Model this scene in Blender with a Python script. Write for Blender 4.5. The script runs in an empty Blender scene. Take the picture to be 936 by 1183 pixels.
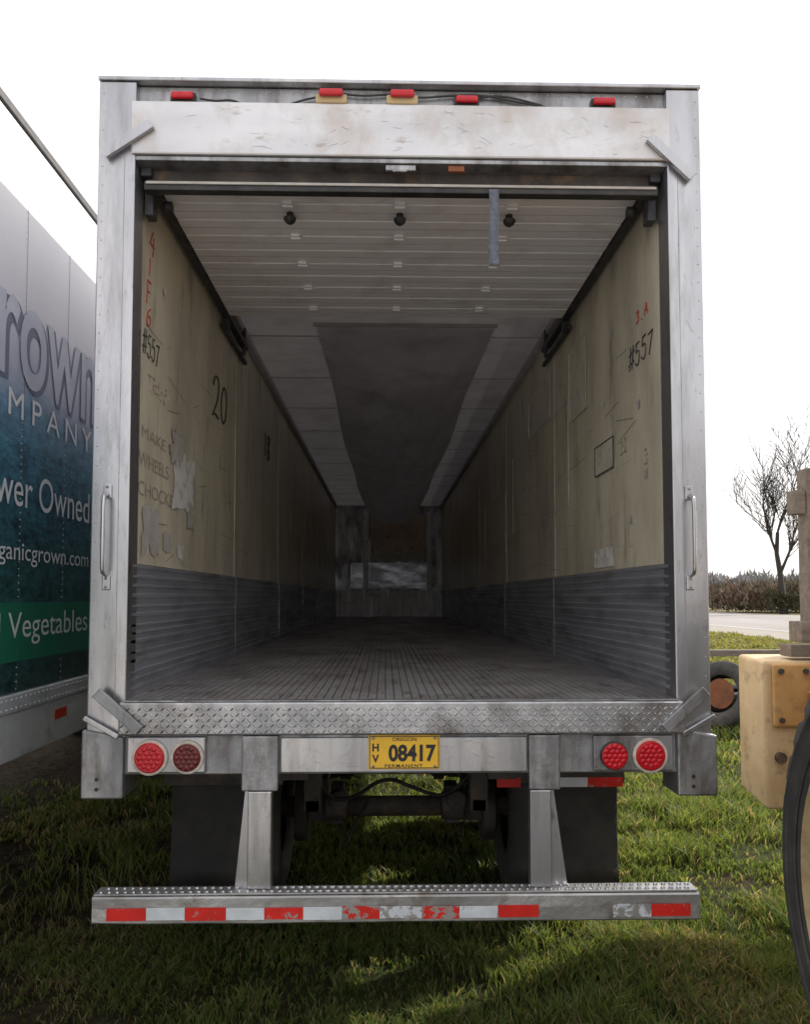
import bpy, bmesh, math, random
import numpy as np
from mathutils import Vector, Matrix, noise
random.seed(7); np.random.seed(7)
S=bpy.context.scene
S.view_settings.view_transform='Standard'
S.view_settings.look='None'
S.view_settings.exposure=0
COL=S.collection

# ------------------------------------------------------------ helpers
def empty(name,loc=(0,0,0)):
    o=bpy.data.objects.new(name,None); o.location=loc; o.empty_display_size=.2
    COL.objects.link(o); return o
def mk(name,verts,faces,mat=None,parent=None,smooth=False):
    me=bpy.data.meshes.new(name); me.from_pydata([tuple(v) for v in verts],[],faces); me.update()
    o=bpy.data.objects.new(name,me); COL.objects.link(o)
    if mat: me.materials.append(mat)
    if smooth: me.polygons.foreach_set('use_smooth',[True]*len(me.polygons))
    if parent:
        o.parent=parent; o.matrix_parent_inverse=Matrix.Translation(-Vector(parent.location))
    return o
def bevel(o,w,seg=2):
    m=o.modifiers.new('b','BEVEL'); m.width=w; m.segments=seg; m.limit_method='ANGLE'; return o
CF=[(0,3,2,1),(4,5,6,7),(0,1,5,4),(1,2,6,5),(2,3,7,6),(3,0,4,7)]
def boxv(x0,x1,y0,y1,z0,z1):
    return [(x0,y0,z0),(x1,y0,z0),(x1,y1,z0),(x0,y1,z0),(x0,y0,z1),(x1,y0,z1),(x1,y1,z1),(x0,y1,z1)]
def box(name,x0,x1,y0,y1,z0,z1,mat,parent=None,bv=0.003):
    o=mk(name,boxv(x0,x1,y0,y1,z0,z1),CF,mat,parent)
    if bv: bevel(o,bv)
    return o
class Acc:
    def __init__(s): s.v=[]; s.f=[]
    def add(s,v,f):
        n=len(s.v); s.v+= [tuple(q) for q in v]; s.f+=[tuple(i+n for i in q) for q in f]
    def box(s,*a): s.add(boxv(*a),CF)
    def tube(s,p0,p1,r0,r1,seg=6,cap=True):
        p0=Vector(p0);p1=Vector(p1); d=(p1-p0)
        if d.length<1e-6: return
        d.normalize(); a=d.orthogonal().normalized(); b=d.cross(a)
        v=[];f=[]
        for p,r in ((p0,r0),(p1,r1)):
            for i in range(seg):
                t=2*math.pi*i/seg; v.append(p+a*math.cos(t)*r+b*math.sin(t)*r)
        for i in range(seg):
            j=(i+1)%seg; f.append((i,j,seg+j,seg+i))
        if cap: f.append(tuple(range(seg-1,-1,-1))); f.append(tuple(range(seg,2*seg)))
        s.add(v,f)
    def dome(s,c,n,r,h,seg=10):
        c=Vector(c);n=Vector(n).normalized();a=n.orthogonal().normalized();b=n.cross(a)
        v=[];f=[]
        for k,(rr,hh) in enumerate(((1,0),(.8,.6),(.4,.92))):
            for i in range(seg):
                t=2*math.pi*i/seg; v.append(c+n*h*hh+(a*math.cos(t)+b*math.sin(t))*r*rr)
        v.append(c+n*h)
        for k in range(2):
            for i in range(seg):
                j=(i+1)%seg; f.append((k*seg+i,k*seg+j,(k+1)*seg+j,(k+1)*seg+i))
        for i in range(seg): f.append((2*seg+i,2*seg+(i+1)%seg,3*seg))
        s.add(v,f)
    def done(s,name,mat,parent=None,smooth=False,bv=0):
        o=mk(name,s.v,s.f,mat,parent,smooth)
        if bv: bevel(o,bv,1)
        return o
def cyl(name,p0,p1,r,mat,parent=None,seg=24,r2=None,bv=0,smooth=True):
    a=Acc(); a.tube(p0,p1,r,r if r2 is None else r2,seg); o=a.done(name,mat,parent)
    if smooth:
        for p in o.data.polygons: p.use_smooth=len(p.vertices)==4
    if bv: bevel(o,bv,2)
    return o
def obar(name,p0,p1,w,y0,y1,mat,parent,bv=.003):
    p0=Vector(p0);p1=Vector(p1);d=(p1-p0).normalized();n=Vector((-d.y,d.x))*w/2
    q=[p0-n,p1-n,p1+n,p0+n]
    v=[(a.x,y0,a.y) for a in q]+[(a.x,y1,a.y) for a in q]
    o=mk(name,v,[(0,1,2,3),(7,6,5,4),(0,4,5,1),(1,5,6,2),(2,6,7,3),(3,7,4,0)],mat,parent)
    bm=bmesh.new(); bm.from_mesh(o.data); bmesh.ops.recalc_face_normals(bm,faces=bm.faces); bm.to_mesh(o.data); bm.free()
    if bv: bevel(o,bv)
    return o
def curve(name,pts,r,mat,parent=None,order=3):
    c=bpy.data.curves.new(name,'CURVE'); c.dimensions='3D'; c.bevel_depth=r; c.bevel_resolution=3
    s=c.splines.new('NURBS'); s.points.add(len(pts)-1); s.order_u=min(order,len(pts)); s.use_endpoint_u=True
    for i,p in enumerate(pts): s.points[i].co=(*p,1)
    c.materials.append(mat); o=bpy.data.objects.new(name,c); COL.objects.link(o)
    if parent: o.parent=parent; o.matrix_parent_inverse=Matrix.Translation(-Vector(parent.location))
    return o
def text(name,body,org,u,v,w,h,mat,parent,spacing=1.0,offset=0,extr=0.0,shear=0):
    c=bpy.data.curves.new(name,'FONT'); c.body=body; c.space_character=spacing; c.offset=offset; c.shear=shear
    c.resolution_u=6
    t=bpy.data.objects.new('tmp',c); COL.objects.link(t)
    bpy.context.view_layer.update()
    me=bpy.data.meshes.new_from_object(t.evaluated_get(bpy.context.evaluated_depsgraph_get()))
    bpy.data.objects.remove(t)
    n=len(me.vertices); co=np.zeros(n*3,'f'); me.vertices.foreach_get('co',co); co=co.reshape(-1,3)
    mn=co.min(0);mx=co.max(0); sy=h/(mx[1]-mn[1]) if h else None; sx=w/(mx[0]-mn[0]) if w else sy
    if sy is None: sy=sx
    O=np.array(org);U=np.array(u,'f');V=np.array(v,'f')
    new=O+((co[:,0]-mn[0])*sx)[:,None]*U+((co[:,1]-mn[1])*sy)[:,None]*V
    me.vertices.foreach_set('co',new.astype('f').ravel()); me.update()
    me.materials.clear(); me.materials.append(mat); me.name=name
    o=bpy.data.objects.new(name,me); COL.objects.link(o)
    o.parent=parent; o.matrix_parent_inverse=Matrix.Translation(-Vector(parent.location))
    return o
GL={'0':[[(.5,1),(.1,.85),(0,.3),(.4,-.05),(.9,.15),(.95,.75),(.6,1.05),(.35,.95)]],
'2':[[(.05,.75),(.2,1.05),(.9,1.05),(.85,.5),(.1,0),(.1,-.02),(.5,.1),(1,.02)]],
'1':[[(.4,1),(.5,.5),(.45,0)]],
'8':[[(.85,.85),(.5,1.1),(.0,.85),(.3,.5),(.9,.3),(.7,-.1),(0,0),(.15,.4),(.7,.6),(.85,.9)]],
'5':[[(.85,1),(.5,.98),(.2,1),(.18,.8),(.15,.55),(.3,.65),(.95,.6),(.9,0),(.3,-.05),(.0,.15)]],
'7':[[(.05,.93),(.5,.96),(.95,1),(.9,.95),(.6,.5),(.35,0)]],
'#':[[(.30,1.05),(.12,-.05)],[(.85,1.07),(.66,-.03)],[(-.12,.70),(1.1,.78)],[(-.15,.24),(1.05,.32)]],
'6':[[(.8,1),(.2,.8),(0,.1),(.4,-.1),(1,.1),(.8,.55),(.3,.5),(.12,.3)]],
'T':[[(0,.97),(1,1)],[(.5,1),(.45,0)]],'R':[[(.1,0),(.12,1)],[(.12,1),(.9,1.05),(.9,.55),(.12,.5)],[(.3,.5),(.9,0)]],
'A':[[(0,0),(.5,1)],[(.5,1),(.95,0)],[(.2,.4),(.8,.42)]],'3':[[(.1,.9),(.6,1.1),(.95,.75),(.4,.52),(1,.4),(.7,-.05),(.05,.05)]],
'F':[[(.1,0),(.1,1)],[(.1,1),(.9,1)],[(.1,.55),(.7,.55)]],'4':[[(.5,1),(.0,.4),(0.02,.38),(.9,.42)],[(.7,.8),(.65,-.05)]],'.':[[(.4,.0),(.5,.04)]]}
def write(name,s,x,y,z,dirn,cw,h,mat,parent,r=.006,slant=.12):
    # hand writing on a side wall (plane x=const)
    rr=random.Random(len(s)*7+int(h*100))
    c=bpy.data.curves.new(name,'CURVE'); c.dimensions='3D'; c.bevel_depth=r; c.bevel_resolution=1
    for i,ch in enumerate(s):
        ox=i*cw*1.35; jz=rr.uniform(-.06,.06)*h
        for st in GL[ch]:
            sp=c.splines.new('NURBS'); sp.points.add(len(st)-1); sp.order_u=min(3,len(st)); sp.use_endpoint_u=True
            for k,(a,b) in enumerate(st): sp.points[k].co=(x,y+dirn*(ox+a*cw+slant*b*h),z+b*h+jz,1)
    c.materials.append(mat); o=bpy.data.objects.new(name,c); COL.objects.link(o)
    o.parent=parent; o.matrix_parent_inverse=Matrix.Translation(-Vector(parent.location))

def ramp(nt,fac,lo,hi,c0=(0,0,0,1),c1=(1,1,1,1)):
    r=nt.nodes.new('ShaderNodeValToRGB'); r.color_ramp.elements[0].position=lo; r.color_ramp.elements[1].position=hi
    r.color_ramp.elements[0].color=c0; r.color_ramp.elements[1].color=c1
    nt.links.new(fac,r.inputs[0]); return r.outputs[0]
def noisen(nt,vec,scale,detail=6,rough=.6,stretch=(1,1,1),loc=(0,0,0)):
    mp=nt.nodes.new('ShaderNodeMapping'); mp.inputs['Scale'].default_value=stretch; mp.inputs['Location'].default_value=loc
    nt.links.new(vec,mp.inputs[0])
    n=nt.nodes.new('ShaderNodeTexNoise'); n.inputs['Scale'].default_value=scale; n.inputs['Detail'].default_value=detail; n.inputs['Roughness'].default_value=rough
    nt.links.new(mp.outputs[0],n.inputs['Vector']); return n.outputs['Fac']
def mix(nt,fac,a,b):
    m=nt.nodes.new('ShaderNodeMix'); m.data_type='RGBA'
    if isinstance(fac,(int,float)): m.inputs[0].default_value=fac
    else: nt.links.new(fac,m.inputs[0])
    for s,i in ((a,6),(b,7)):
        if isinstance(s,tuple): m.inputs[i].default_value=(*s[:3],1)
        else: nt.links.new(s,m.inputs[i])
    return m.outputs[2]
def M(name,c1,c2=None,rough=.5,metal=0,scale=4,stretch=(1,1,1),rng=(.35,.65),rough2=None,bump=0,bscale=60,bstretch=(1,1,1),
      c3=None,scale3=1.5,rng3=(.55,.7),stretch3=(1,1,1),spec=.5,trans=0,c4=None,scale4=3,rng4=(.6,.7),stretch4=(1,1,1)):
    m=bpy.data.materials.new(name); m.use_nodes=True; nt=m.node_tree; b=nt.nodes['Principled BSDF']
    tc=nt.nodes.new('ShaderNodeTexCoord').outputs['Object']
    b.inputs['Roughness'].default_value=rough; b.inputs['Metallic'].default_value=metal
    b.inputs['Specular IOR Level'].default_value=spec
    if c2 is None: c2=tuple(x*.85 for x in c1)
    n=noisen(nt,tc,scale,stretch=stretch)
    f=ramp(nt,n,*rng); col=mix(nt,f,c1,c2)
    if c3:
        n3=noisen(nt,tc,scale3,stretch=stretch3,loc=(3,7,1),detail=8,rough=.65); f3=ramp(nt,n3,*rng3); col=mix(nt,f3,col,c3)
    if c4:
        n4=noisen(nt,tc,scale4,stretch=stretch4,loc=(9,2,5),detail=10,rough=.7); f4=ramp(nt,n4,*rng4); col=mix(nt,f4,col,c4)
    nt.links.new(col,b.inputs['Base Color'])
    if rough2 is not None:
        mr=nt.nodes.new('ShaderNodeMapRange'); mr.inputs[3].default_value=rough; mr.inputs[4].default_value=rough2
        nt.links.new(f,mr.inputs[0]); nt.links.new(mr.outputs[0],b.inputs['Roughness'])
    if bump:
        bn=noisen(nt,tc,bscale,detail=4,stretch=bstretch); bp=nt.nodes.new('ShaderNodeBump'); bp.inputs['Strength'].default_value=bump; bp.inputs['Distance'].default_value=.01
        nt.links.new(bn,bp.inputs['Height']); nt.links.new(bp.outputs[0],b.inputs['Normal'])
    if trans:
        out=nt.nodes['Material Output']; tr=nt.nodes.new('ShaderNodeBsdfTranslucent'); nt.links.new(col,tr.inputs[0])
        ms=nt.nodes.new('ShaderNodeMixShader'); ms.inputs[0].default_value=trans
        nt.links.new(b.outputs[0],ms.inputs[1]); nt.links.new(tr.outputs[0],ms.inputs[2]); nt.links.new(ms.outputs[0],out.inputs[0])
    return m

# ------------------------------------------------------------ materials
steel=M('stainless_frame',(.62,.615,.625),(.42,.42,.44),.22,.9,3,(1,1,.2),rough2=.42,bump=.16,bscale=3,c3=(.28,.265,.255),scale3=5,rng3=(.50,.76),stretch3=(2,1,.3),c4=(.22,.175,.14),scale4=14,rng4=(.59,.72),stretch4=(1,1,.35))
header_m=M('header_aluminium',(.72,.71,.71),(.58,.57,.575),.34,.7,2.2,(.4,1,1.4),rough2=.5,bump=.12,bscale=4,c3=(.48,.41,.36),scale3=4,rng3=(.48,.76),stretch3=(.8,1,.6),c4=(.38,.30,.24),scale4=16,rng4=(.60,.74),stretch4=(.3,1,1))
dirty=M('dirty_galvanised',(.48,.48,.49),(.28,.28,.29),.36,.78,5,(1,1,.4),rough2=.6,bump=.25,bscale=25,c3=(.13,.11,.095),scale3=7,rng3=(.46,.72),stretch3=(1.5,1,.5))
treadm=M('tread_plate',(.60,.60,.61),(.37,.37,.38),.28,.87,8,rough2=.5,c3=(.15,.12,.095),scale3=5,rng3=(.50,.76),bump=.15,bscale=80)
bumperm=M('bumper_steel',(.58,.57,.55),(.40,.39,.38),.38,.75,6,(.5,1,1.5),rough2=.55,c3=(.20,.15,.11),scale3=9,rng3=(.53,.76),bump=.25,bscale=40)
scuffm=M('scuff_aluminium',(.64,.65,.70),(.42,.43,.48),.32,.72,3,(1,.25,3),rough2=.5,c3=(.18,.175,.19),scale3=4,rng3=(.5,.8),stretch3=(1,.5,2.5),bump=.2,bscale=30)
floorm=M('floor_extrusion',(.54,.515,.52),(.33,.31,.315),.34,.5,2.5,(1,.4,1),rough2=.6,c3=(.17,.15,.145),scale3=3,rng3=(.46,.76),bump=.3,bscale=50,c4=(.09,.075,.07),scale4=9,rng4=(.57,.70),stretch4=(1,.3,1))
wallm=M('frp_liner',(.74,.675,.51),(.62,.56,.42),.36,0,1.6,(1,1,.6),rng=(.3,.7),c3=(.42,.365,.28),scale3=2.0,rng3=(.44,.74),stretch3=(1,1.2,.45),bump=.15,bscale=5,c4=(.22,.19,.15),scale4=4.5,rng4=(.55,.73),stretch4=(1,1.3,.3))
wallp=M('liner_patch',(.66,.61,.49),(.54,.49,.39),.45,0,5,c3=(.36,.33,.28),scale3=9)
wallw=M('liner_sealant',(.78,.76,.72),(.60,.57,.53),.6,0,14,c3=(.42,.38,.33),scale3=12,rng3=(.5,.7))
wallg=M('patch_grey',(.50,.47,.43),(.38,.35,.31),.6,0,12)
ceilm=M('ceiling_translucent',(.74,.71,.73),(.64,.61,.63),.45,0,1.5,(1,1,1),c3=(.46,.42,.42),scale3=2.5,rng3=(.46,.80),trans=.021)  # translucency added so daylight through the roof brightens the interior
seamm=M('ceiling_seam',(.50,.48,.49),(.40,.38,.39),.45,0,3)
doorm=M('door_panel_white',(.84,.82,.83),(.76,.73,.74),.35,0,3,(.4,3,1),c3=(.56,.50,.48),scale3=5,rng3=(.52,.85))
doorr=M('door_rib_shadow',(.32,.29,.28),(.24,.22,.21),.5,0,3)  # dark tone for rib shadows on the door; also colours the chute rail
black=M('black_hardware',(.025,.025,.028),(.06,.055,.05),.5,.3,12)
trackm=M('door_track',(.09,.09,.10),(.05,.045,.045),.45,.5,12)
rubber=M('tyre_rubber',(.040,.039,.038),(.075,.07,.065),.8,0,8,c3=(.13,.11,.09),scale3=4,rng3=(.5,.8),bump=.3,bscale=50)
flapm=M('mud_flap_rubber',(.022,.022,.023),(.04,.038,.035),.65,0,4,c3=(.08,.07,.06),scale3=3,rng3=(.5,.8),bump=.2,bscale=10)
under=M('undercarriage',(.12,.10,.09),(.055,.05,.046),.75,.15,6,c3=(.20,.13,.08),scale3=6)
chutem=M('chute_fabric',(.72,.69,.71),(.58,.555,.575),.5,0,2.5,(1,.5,1),c3=(.44,.41,.41),scale3=3,rng3=(.50,.78),bump=.6,bscale=4,trans=.45)
strapm=M('strap_webbing',(.16,.17,.21),(.10,.11,.14),.8,0,60)
redl=M('red_lens',(.62,.012,.022),(.5,.01,.02),.18,0,40)
redd=M('red_lens_dark',(.17,.018,.02),(.11,.012,.014),.2,0,40)  # darker, brownish lens of the second lamp from the left
bezelw=M('bezel_white',(.70,.64,.56),(.5,.42,.34),.5,0,30)
amberb=M('amber_base',(.58,.40,.16),(.5,.4,.25),.5,0,30)
platey=M('plate_yellow',(.90,.53,.035),(.80,.46,.03),.35,0,12)
inkb=M('ink_black',(.015,.015,.018),(.02,.02,.02),.5)
ink=M('marker_ink',(.04,.035,.035),(.10,.09,.075),.6,0,30)
inkf=M('marker_faded',(.28,.24,.19),(.40,.35,.27),.6,0,25)
inkr=M('marker_red',(.50,.05,.03),(.40,.08,.05),.6,0,30)
rust=M('rust_paint',(.30,.10,.04),(.16,.07,.04),.8,0,8,bump=.3)
orange=M('loader_paint_worn',(.66,.40,.17),(.55,.30,.10),.6,0,6,rng=(.3,.7),c3=(.30,.16,.07),scale3=7,rng3=(.52,.72),bump=.15,bscale=30)
loaderc=M('loader_paint_pale',(.78,.60,.36),(.64,.45,.24),.6,0,4,c3=(.35,.22,.12),scale3=9,rng3=(.55,.76),bump=.2,bscale=25)  # paler tone, used on the counterweight
rimm=M('loader_rim',(.50,.38,.20),(.38,.28,.14),.6,0,6,c3=(.18,.12,.07),scale3=6,rng3=(.48,.7))
wood=M('weathered_wood',(.24,.20,.16),(.15,.12,.10),.85,0,5,(1,6,6),bump=.4,bscale=30)
glass=M('cab_glass',(.05,.06,.06),(.04,.05,.05),.08,0,4)
brownb=M('bulkhead_board',(.56,.45,.34),(.42,.32,.22),.6,0,3,c3=(.18,.13,.09),scale3=5)
whiteb=M('bulkhead_panel',(.84,.81,.80),(.62,.60,.58),.5,0,5,(1,1,.4),c3=(.28,.25,.22),scale3=8)
def tape(name,c,lo=.60,hi=.66):
    m=M(name,c,tuple(x*.8 for x in c),.35,0,10)
    nt=m.node_tree; b=nt.nodes['Principled BSDF']; out=nt.nodes['Material Output']
    tc=nt.nodes.new('ShaderNodeTexCoord').outputs['Object']
    n=noisen(nt,tc,22,detail=8,rough=.7); f=ramp(nt,n,lo,hi)
    b2=nt.nodes.new('ShaderNodeBsdfPrincipled'); b2.inputs['Base Color'].default_value=(.44,.42,.40,1); b2.inputs['Metallic'].default_value=.6; b2.inputs['Roughness'].default_value=.5
    ms=nt.nodes.new('ShaderNodeMixShader'); nt.links.new(f,ms.inputs[0]); nt.links.new(b.outputs[0],ms.inputs[1]); nt.links.new(b2.outputs[0],ms.inputs[2]); nt.links.new(ms.outputs[0],out.inputs[0])
    return m
taper=tape('tape_red',(.78,.03,.02)); tapew=tape('tape_white',(.78,.82,.86)); taperw=tape('tape_red_worn',(.74,.03,.02),.50,.53); tapeww=tape('tape_white_worn',(.76,.80,.84),.48,.52)

# ============================================================ SEMI TRAILER (subject)
T=empty('semi_trailer',(.065,7,0))
XL,XR=-1.225,1.365
JL,JR=-1.067,1.218
WL,WR=-1.080,1.228
FZ=1.417
L=14.5
box('side_wall_1',XL+.012,WL-.012,.12,L+.2,1.22,4.03,header_m,T)
box('side_wall_2',WR+.012,XR-.012,.12,L+.2,1.22,4.03,header_m,T)
box('nose_wall',WL-.012,WR+.012,L+.03,L+.2,1.22,4.03,header_m,T)
box('floor_deck',WL-.012,WR+.012,.04,L+.03,1.30,FZ-.012,under,T)
n=6; pl=L/n
for side,(xa,xb) in enumerate(((WL-.008,WL),(WR,WR+.008))):
    a=Acc(); s=Acc()
    for i in range(n):
        y0=.1+i*pl*.993; a.box(xa,xb,y0,y0+pl*.993-.006,1.93,3.84)
    a.done('liner_%d'%(side+1),wallm,T)
    for i in range(1,n):
        y0=.1+i*pl*.993
        xx=(WL,WL+.003) if side==0 else (WR-.003,WR)
        s.box(xx[0],xx[1],y0-.025,y0+.02,1.99,3.82)
    s.done('liner_batten_%d'%(side+1),wallp,T)
def scuff(name,x,sgn):
    prof=[]; z=FZ; pats=[.05,.032,.032,.05,.032,.05,.032,.032,.05,.032,.05,.04,.04,.045]
    for p in pats:
        prof+=[(.004,z),(.004,z+p*.55),(.013,z+p*.66),(.013,z+p*.9),(.004,z+p)]; z+=p
    prof=[q for q in prof if q[1]<=1.985]+[(.010,1.985),(-.004,1.987)]
    K=60
    v=[];f=[];ys=[.06+k*(L-.06)/K for k in range(K+1)]
    for y in ys:
        for j,(dx,zz) in enumerate(prof):
            d=.006*noise.noise(Vector((y*1.3,zz*4,sgn*5)))
            v.append((x+sgn*(dx+max(0,d)),y,zz+.003*noise.noise(Vector((y*.8,1,sgn)))))
    m=len(prof)
    for i in range(len(ys)-1):
        for k in range(m-1): f.append((i*m+k,i*m+k+1,(i+1)*m+k+1,(i+1)*m+k))
    mk(name,v,f,scuffm,T)
scuff('scuff_liner_1',WL,1); scuff('scuff_liner_2',WR,-1)
a=Acc()
for k in range(1,6):
    y=.06+k*2.42
    a.box(WL+.0175,WL+.0195,y-.02,y+.02,FZ+.002,1.98); a.box(WR-.0195,WR-.0175,y-.02,y+.02,FZ+.002,1.98)
a.done('scuff_joint',scuffm,T)
prof=[]; x=WL; p=(WR-WL)/62
for i in range(62):
    prof+=[(x,-.009),(x+p*.13,-.009),(x+p*.16,0),(x+p*.98,0)]; x+=p
v=[];f=[];m=len(prof)
for y in (.02,3,6,10,L):
    for q in prof: v.append((q[0],y,FZ+q[1]))
for i in range(4):
    for k in range(m-1): f.append((i*m+k,i*m+k+1,(i+1)*m+k+1,(i+1)*m+k))
mk('grooved_floor',v,f,floorm,T)
a=Acc()
for i in range(620):
    y=.03+abs(random.gauss(0,.8)) if i<400 else random.uniform(0,8); x=random.uniform(-1.02,1.17); s=random.uniform(.002,.010)*(1.5 if y>3 else 1); an=random.random()*3
    pts=[(x+math.cos(an+t)*s*(1 if k%2 else .5),y+math.sin(an+t)*s,FZ+.002+random.random()*.004) for k,t in enumerate((0,1.5,3.1,4.6))]
    a.add(pts,[(0,1,2,3)])
a.done('floor_debris',M('debris_leaf',(.34,.20,.10),(.14,.10,.07),.8,0,30),T)
mk('translucent_roof',[(WL-.02,.11,3.82),(WR+.02,.11,3.82),(WR+.02,L+.04,3.82),(WL-.02,L+.04,3.82)],[(0,3,2,1)],ceilm,T)  # single sheet, made translucent to add light inside
a=Acc()
for i in range(1,12): a.box(WL+.02,WR-.02,1.2*i+.35-.012,1.2*i+.35+.012,3.815,3.8185)
a.box(WL+.002,WL+.05,.2,L-.05,3.77,3.8185); a.box(WR-.05,WR-.002,.2,L-.05,3.77,3.8185)
a.done('ceiling_seam',seamm,T,bv=.001)
box('bulkhead_base',WL,WR,L-.02,L+.02,FZ,3.815,dirty,T)
box('bulkhead_kick_panel',WL+.03,WR-.03,L-.06,L-.025,FZ+.02,1.98,whiteb,T)
a=Acc()
for i in range(13): a.box(WL+.1+i*.17,WL+.12+i*.17,L-.066,L-.061,FZ+.05,1.95)
a.done('bulkhead_rib',dirty,T)
box('bulkhead_mid_panel',-.75,.95,L-.07,L-.03,2.03,2.58,scuffm,T)
box('bulkhead_board',-.32,.86,L-.09,L-.03,2.62,3.62,brownb,T)
v=[];f=[]
for i in range(25):
    u=i/24; v+=[(-.32+1.18*u,L-.092,2.62),(-.32+1.18*u,L-.092,2.70+.12*math.sin(u*math.pi)+.03*noise.noise(Vector((u*7,0,0))))]
for i in range(24): f.append((2*i,2*i+2,2*i+3,2*i+1))
mk('bulkhead_stain',v,f,wallg,T)
box('bulkhead_post_1',-.47,-.36,L-.1,L-.03,2.0,3.75,whiteb,T); box('bulkhead_post_2',.90,1.0,L-.1,L-.03,2.0,3.75,whiteb,T)
# cold air chute: fabric hung from both ceiling edges, drooping toward its front end
v=[];f=[];NY,NX=110,36
for i in range(NY+1):
    u=i/NY
    for k in range(NX+1):
        w=k/NX; y=2.45+u*8.4
        sag=.06*math.sin(min(u*6,1.57))+.14*u+.46*u**5+.045*math.sin(u*15)*u
        sh=(1-abs(2*w-1)**2.6)
        x=-.50+1.29*w+ .02*math.sin(u*9+w*3)*min(1,u*4)
        wr=.06*noise.noise(Vector((w*3,u*9,3)))+.045*noise.noise(Vector((w*9+u*3,u*5,9)))+.015*noise.noise(Vector((w*26,u*9,4)))
        z=3.798-sag*sh+wr*min(1,.25+u*3)*min(1,sh*3)
        v.append((x,y,min(z,3.81)-.015))
for i in range(NY):
    for k in range(NX):
        a0=i*(NX+1)+k; f.append((a0,a0+1,a0+NX+2,a0+NX+1))
mk('air_chute',v,f,chutem,T,True)
box('air_chute_rail',-.52,.81,2.42,2.44,3.786,3.811,doorr,T)

# ---- rear frame
box('door_post_1',XL,JL,0,.13,1.24,4.045,steel,T,.006)
box('door_post_2',JR,XR,0,.13,1.24,4.045,steel,T,.006)
box('header_panel',JL-.018,JR+.012,-.012,.10,3.722,3.955,header_m,T,.008)
box('header_lip',JL,JR,.0,.12,3.700,3.719,dirty,T,.003)
box('marker_light_rail',JL-.002,JR+.002,.035,.10,3.958,4.043,dirty,T)
box('roof_cap',XL-.004,XR+.004,-.008,.16,4.047,4.064,steel,T,.004)
a=Acc()
for i in range(46):
    x=JL+.03+i*.0485; a.dome((x,.034,4.03),(0,-1,0),.005,.003,8)
for px in (XL+.02,XR-.02):
    for i in range(34): a.dome((px,-.0005,1.35+i*.08),(0,-1,0),.0035,.002,8)
a.done('rivet',steel,T,True)
a=Acc()
for px in (JL-.045,JR+.045):
    a.box(px-.0012,px+.0012,-.0012,-.0003,1.42,3.71)
for k in range(220):
    s=random.choice((0,1,2,3)); 
    if s==0: x=random.uniform(XL+.01,JL-.01); z=random.uniform(1.4,3.7); yb=-.0002
    elif s==1: x=random.uniform(JR+.01,XR-.01); z=random.uniform(1.4,3.7); yb=-.0002
    elif s==2: x=random.uniform(JL,JR-.1); z=random.uniform(3.74,3.93); yb=-.0122
    else: x=random.uniform(-.4,.55); z=random.uniform(1.13,1.25); yb=-.0042
    l=random.uniform(.01,.06); an=random.uniform(-.6,.6)+(0 if s>1 else 1.4); t=.0006+random.random()*.0010
    dx,dz=math.cos(an)*l,math.sin(an)*l; a.add([(x,yb-.0006,z),(x+dx,yb-.0006,z+dz),(x+dx,yb-.0006,z+dz+t),(x+t,yb-.0006,z+t)],[(0,1,2,3)])
a.done('post_fold_line',dirty,T)
for i,x in enumerate((-.873,-.235,.071,.351,.948)):
    if i in (1,2):
        box('marker_base_%d'%i,x-.068,x+.068,-.002,.034,3.962,4.002,amberb,T,.006)
        box('marker_lens_%d'%i,x-.052,x+.052,-.024,-.003,3.985,4.016,redl,T,.009)
    else:
        box('marker_base_%d'%i,x-.054,x+.054,.012,.034,3.968,4.008,black,T,.004)
        box('marker_lens_%d'%i,x-.048,x+.048,-.012,.011,3.972,4.001,redl,T,.009)
def wire(pts): curve('marker_wire',[(x,.02,z) for x,z in pts],.0045,black,T)
wire([(-.42,3.963),(-.36,3.985),(-.30,3.998),(-.22,4.02),(-.1,4.005),(.02,4.018),(.15,4.0),(.25,4.012),(.4,4.02),(.5,4.005),(.6,3.985),(.7,3.968)])
wire([(.38,4.0),(.45,4.016),(.55,4.012),(.68,3.975)]); wire([(-.8,3.985),(-.74,3.972),(-.66,3.985),(-.62,3.962)])
obar('gusset_1',(-1.19,3.71),(-.995,3.845),.042,-.034,-.0135,steel,T)
obar('gusset_2',(1.135,3.815),(1.318,3.64),.042,-.034,-.0135,steel,T)
obar('gusset_3',(-1.17,1.455),(-.995,1.300),.045,-.058,-.040,dirty,T)
obar('gusset_4',(1.15,1.300),(1.325,1.455),.045,-.058,-.040,dirty,T)
for i,x in enumerate((-1.155,1.285)):
    curve('grab_handle_%d'%(i+1),[(x,-.002,2.27),(x,-.045,2.262),(x,-.06,2.24),(x,-.06,2.1),(x,-.06,1.96),(x,-.045,1.935),(x,-.002,1.93)],.0085,steel,T)
    for z in (2.28,1.90):
        box('handle_foot',x-.017,x+.017,-.010,-.0005,z-.03,z+.03,steel,T,.004)
        a=Acc(); a.dome((x,-.0105,z-.018),(0,-1,0),.006,.005); a.dome((x,-.0105,z+.018),(0,-1,0),.006,.005); a.done('handle_bolt',dirty,T,True)
box('sill',JL-.02,JR+.02,-.035,.03,1.277,1.412,treadm,T,.008)
a=Acc(); row=0
z=1.293
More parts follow.
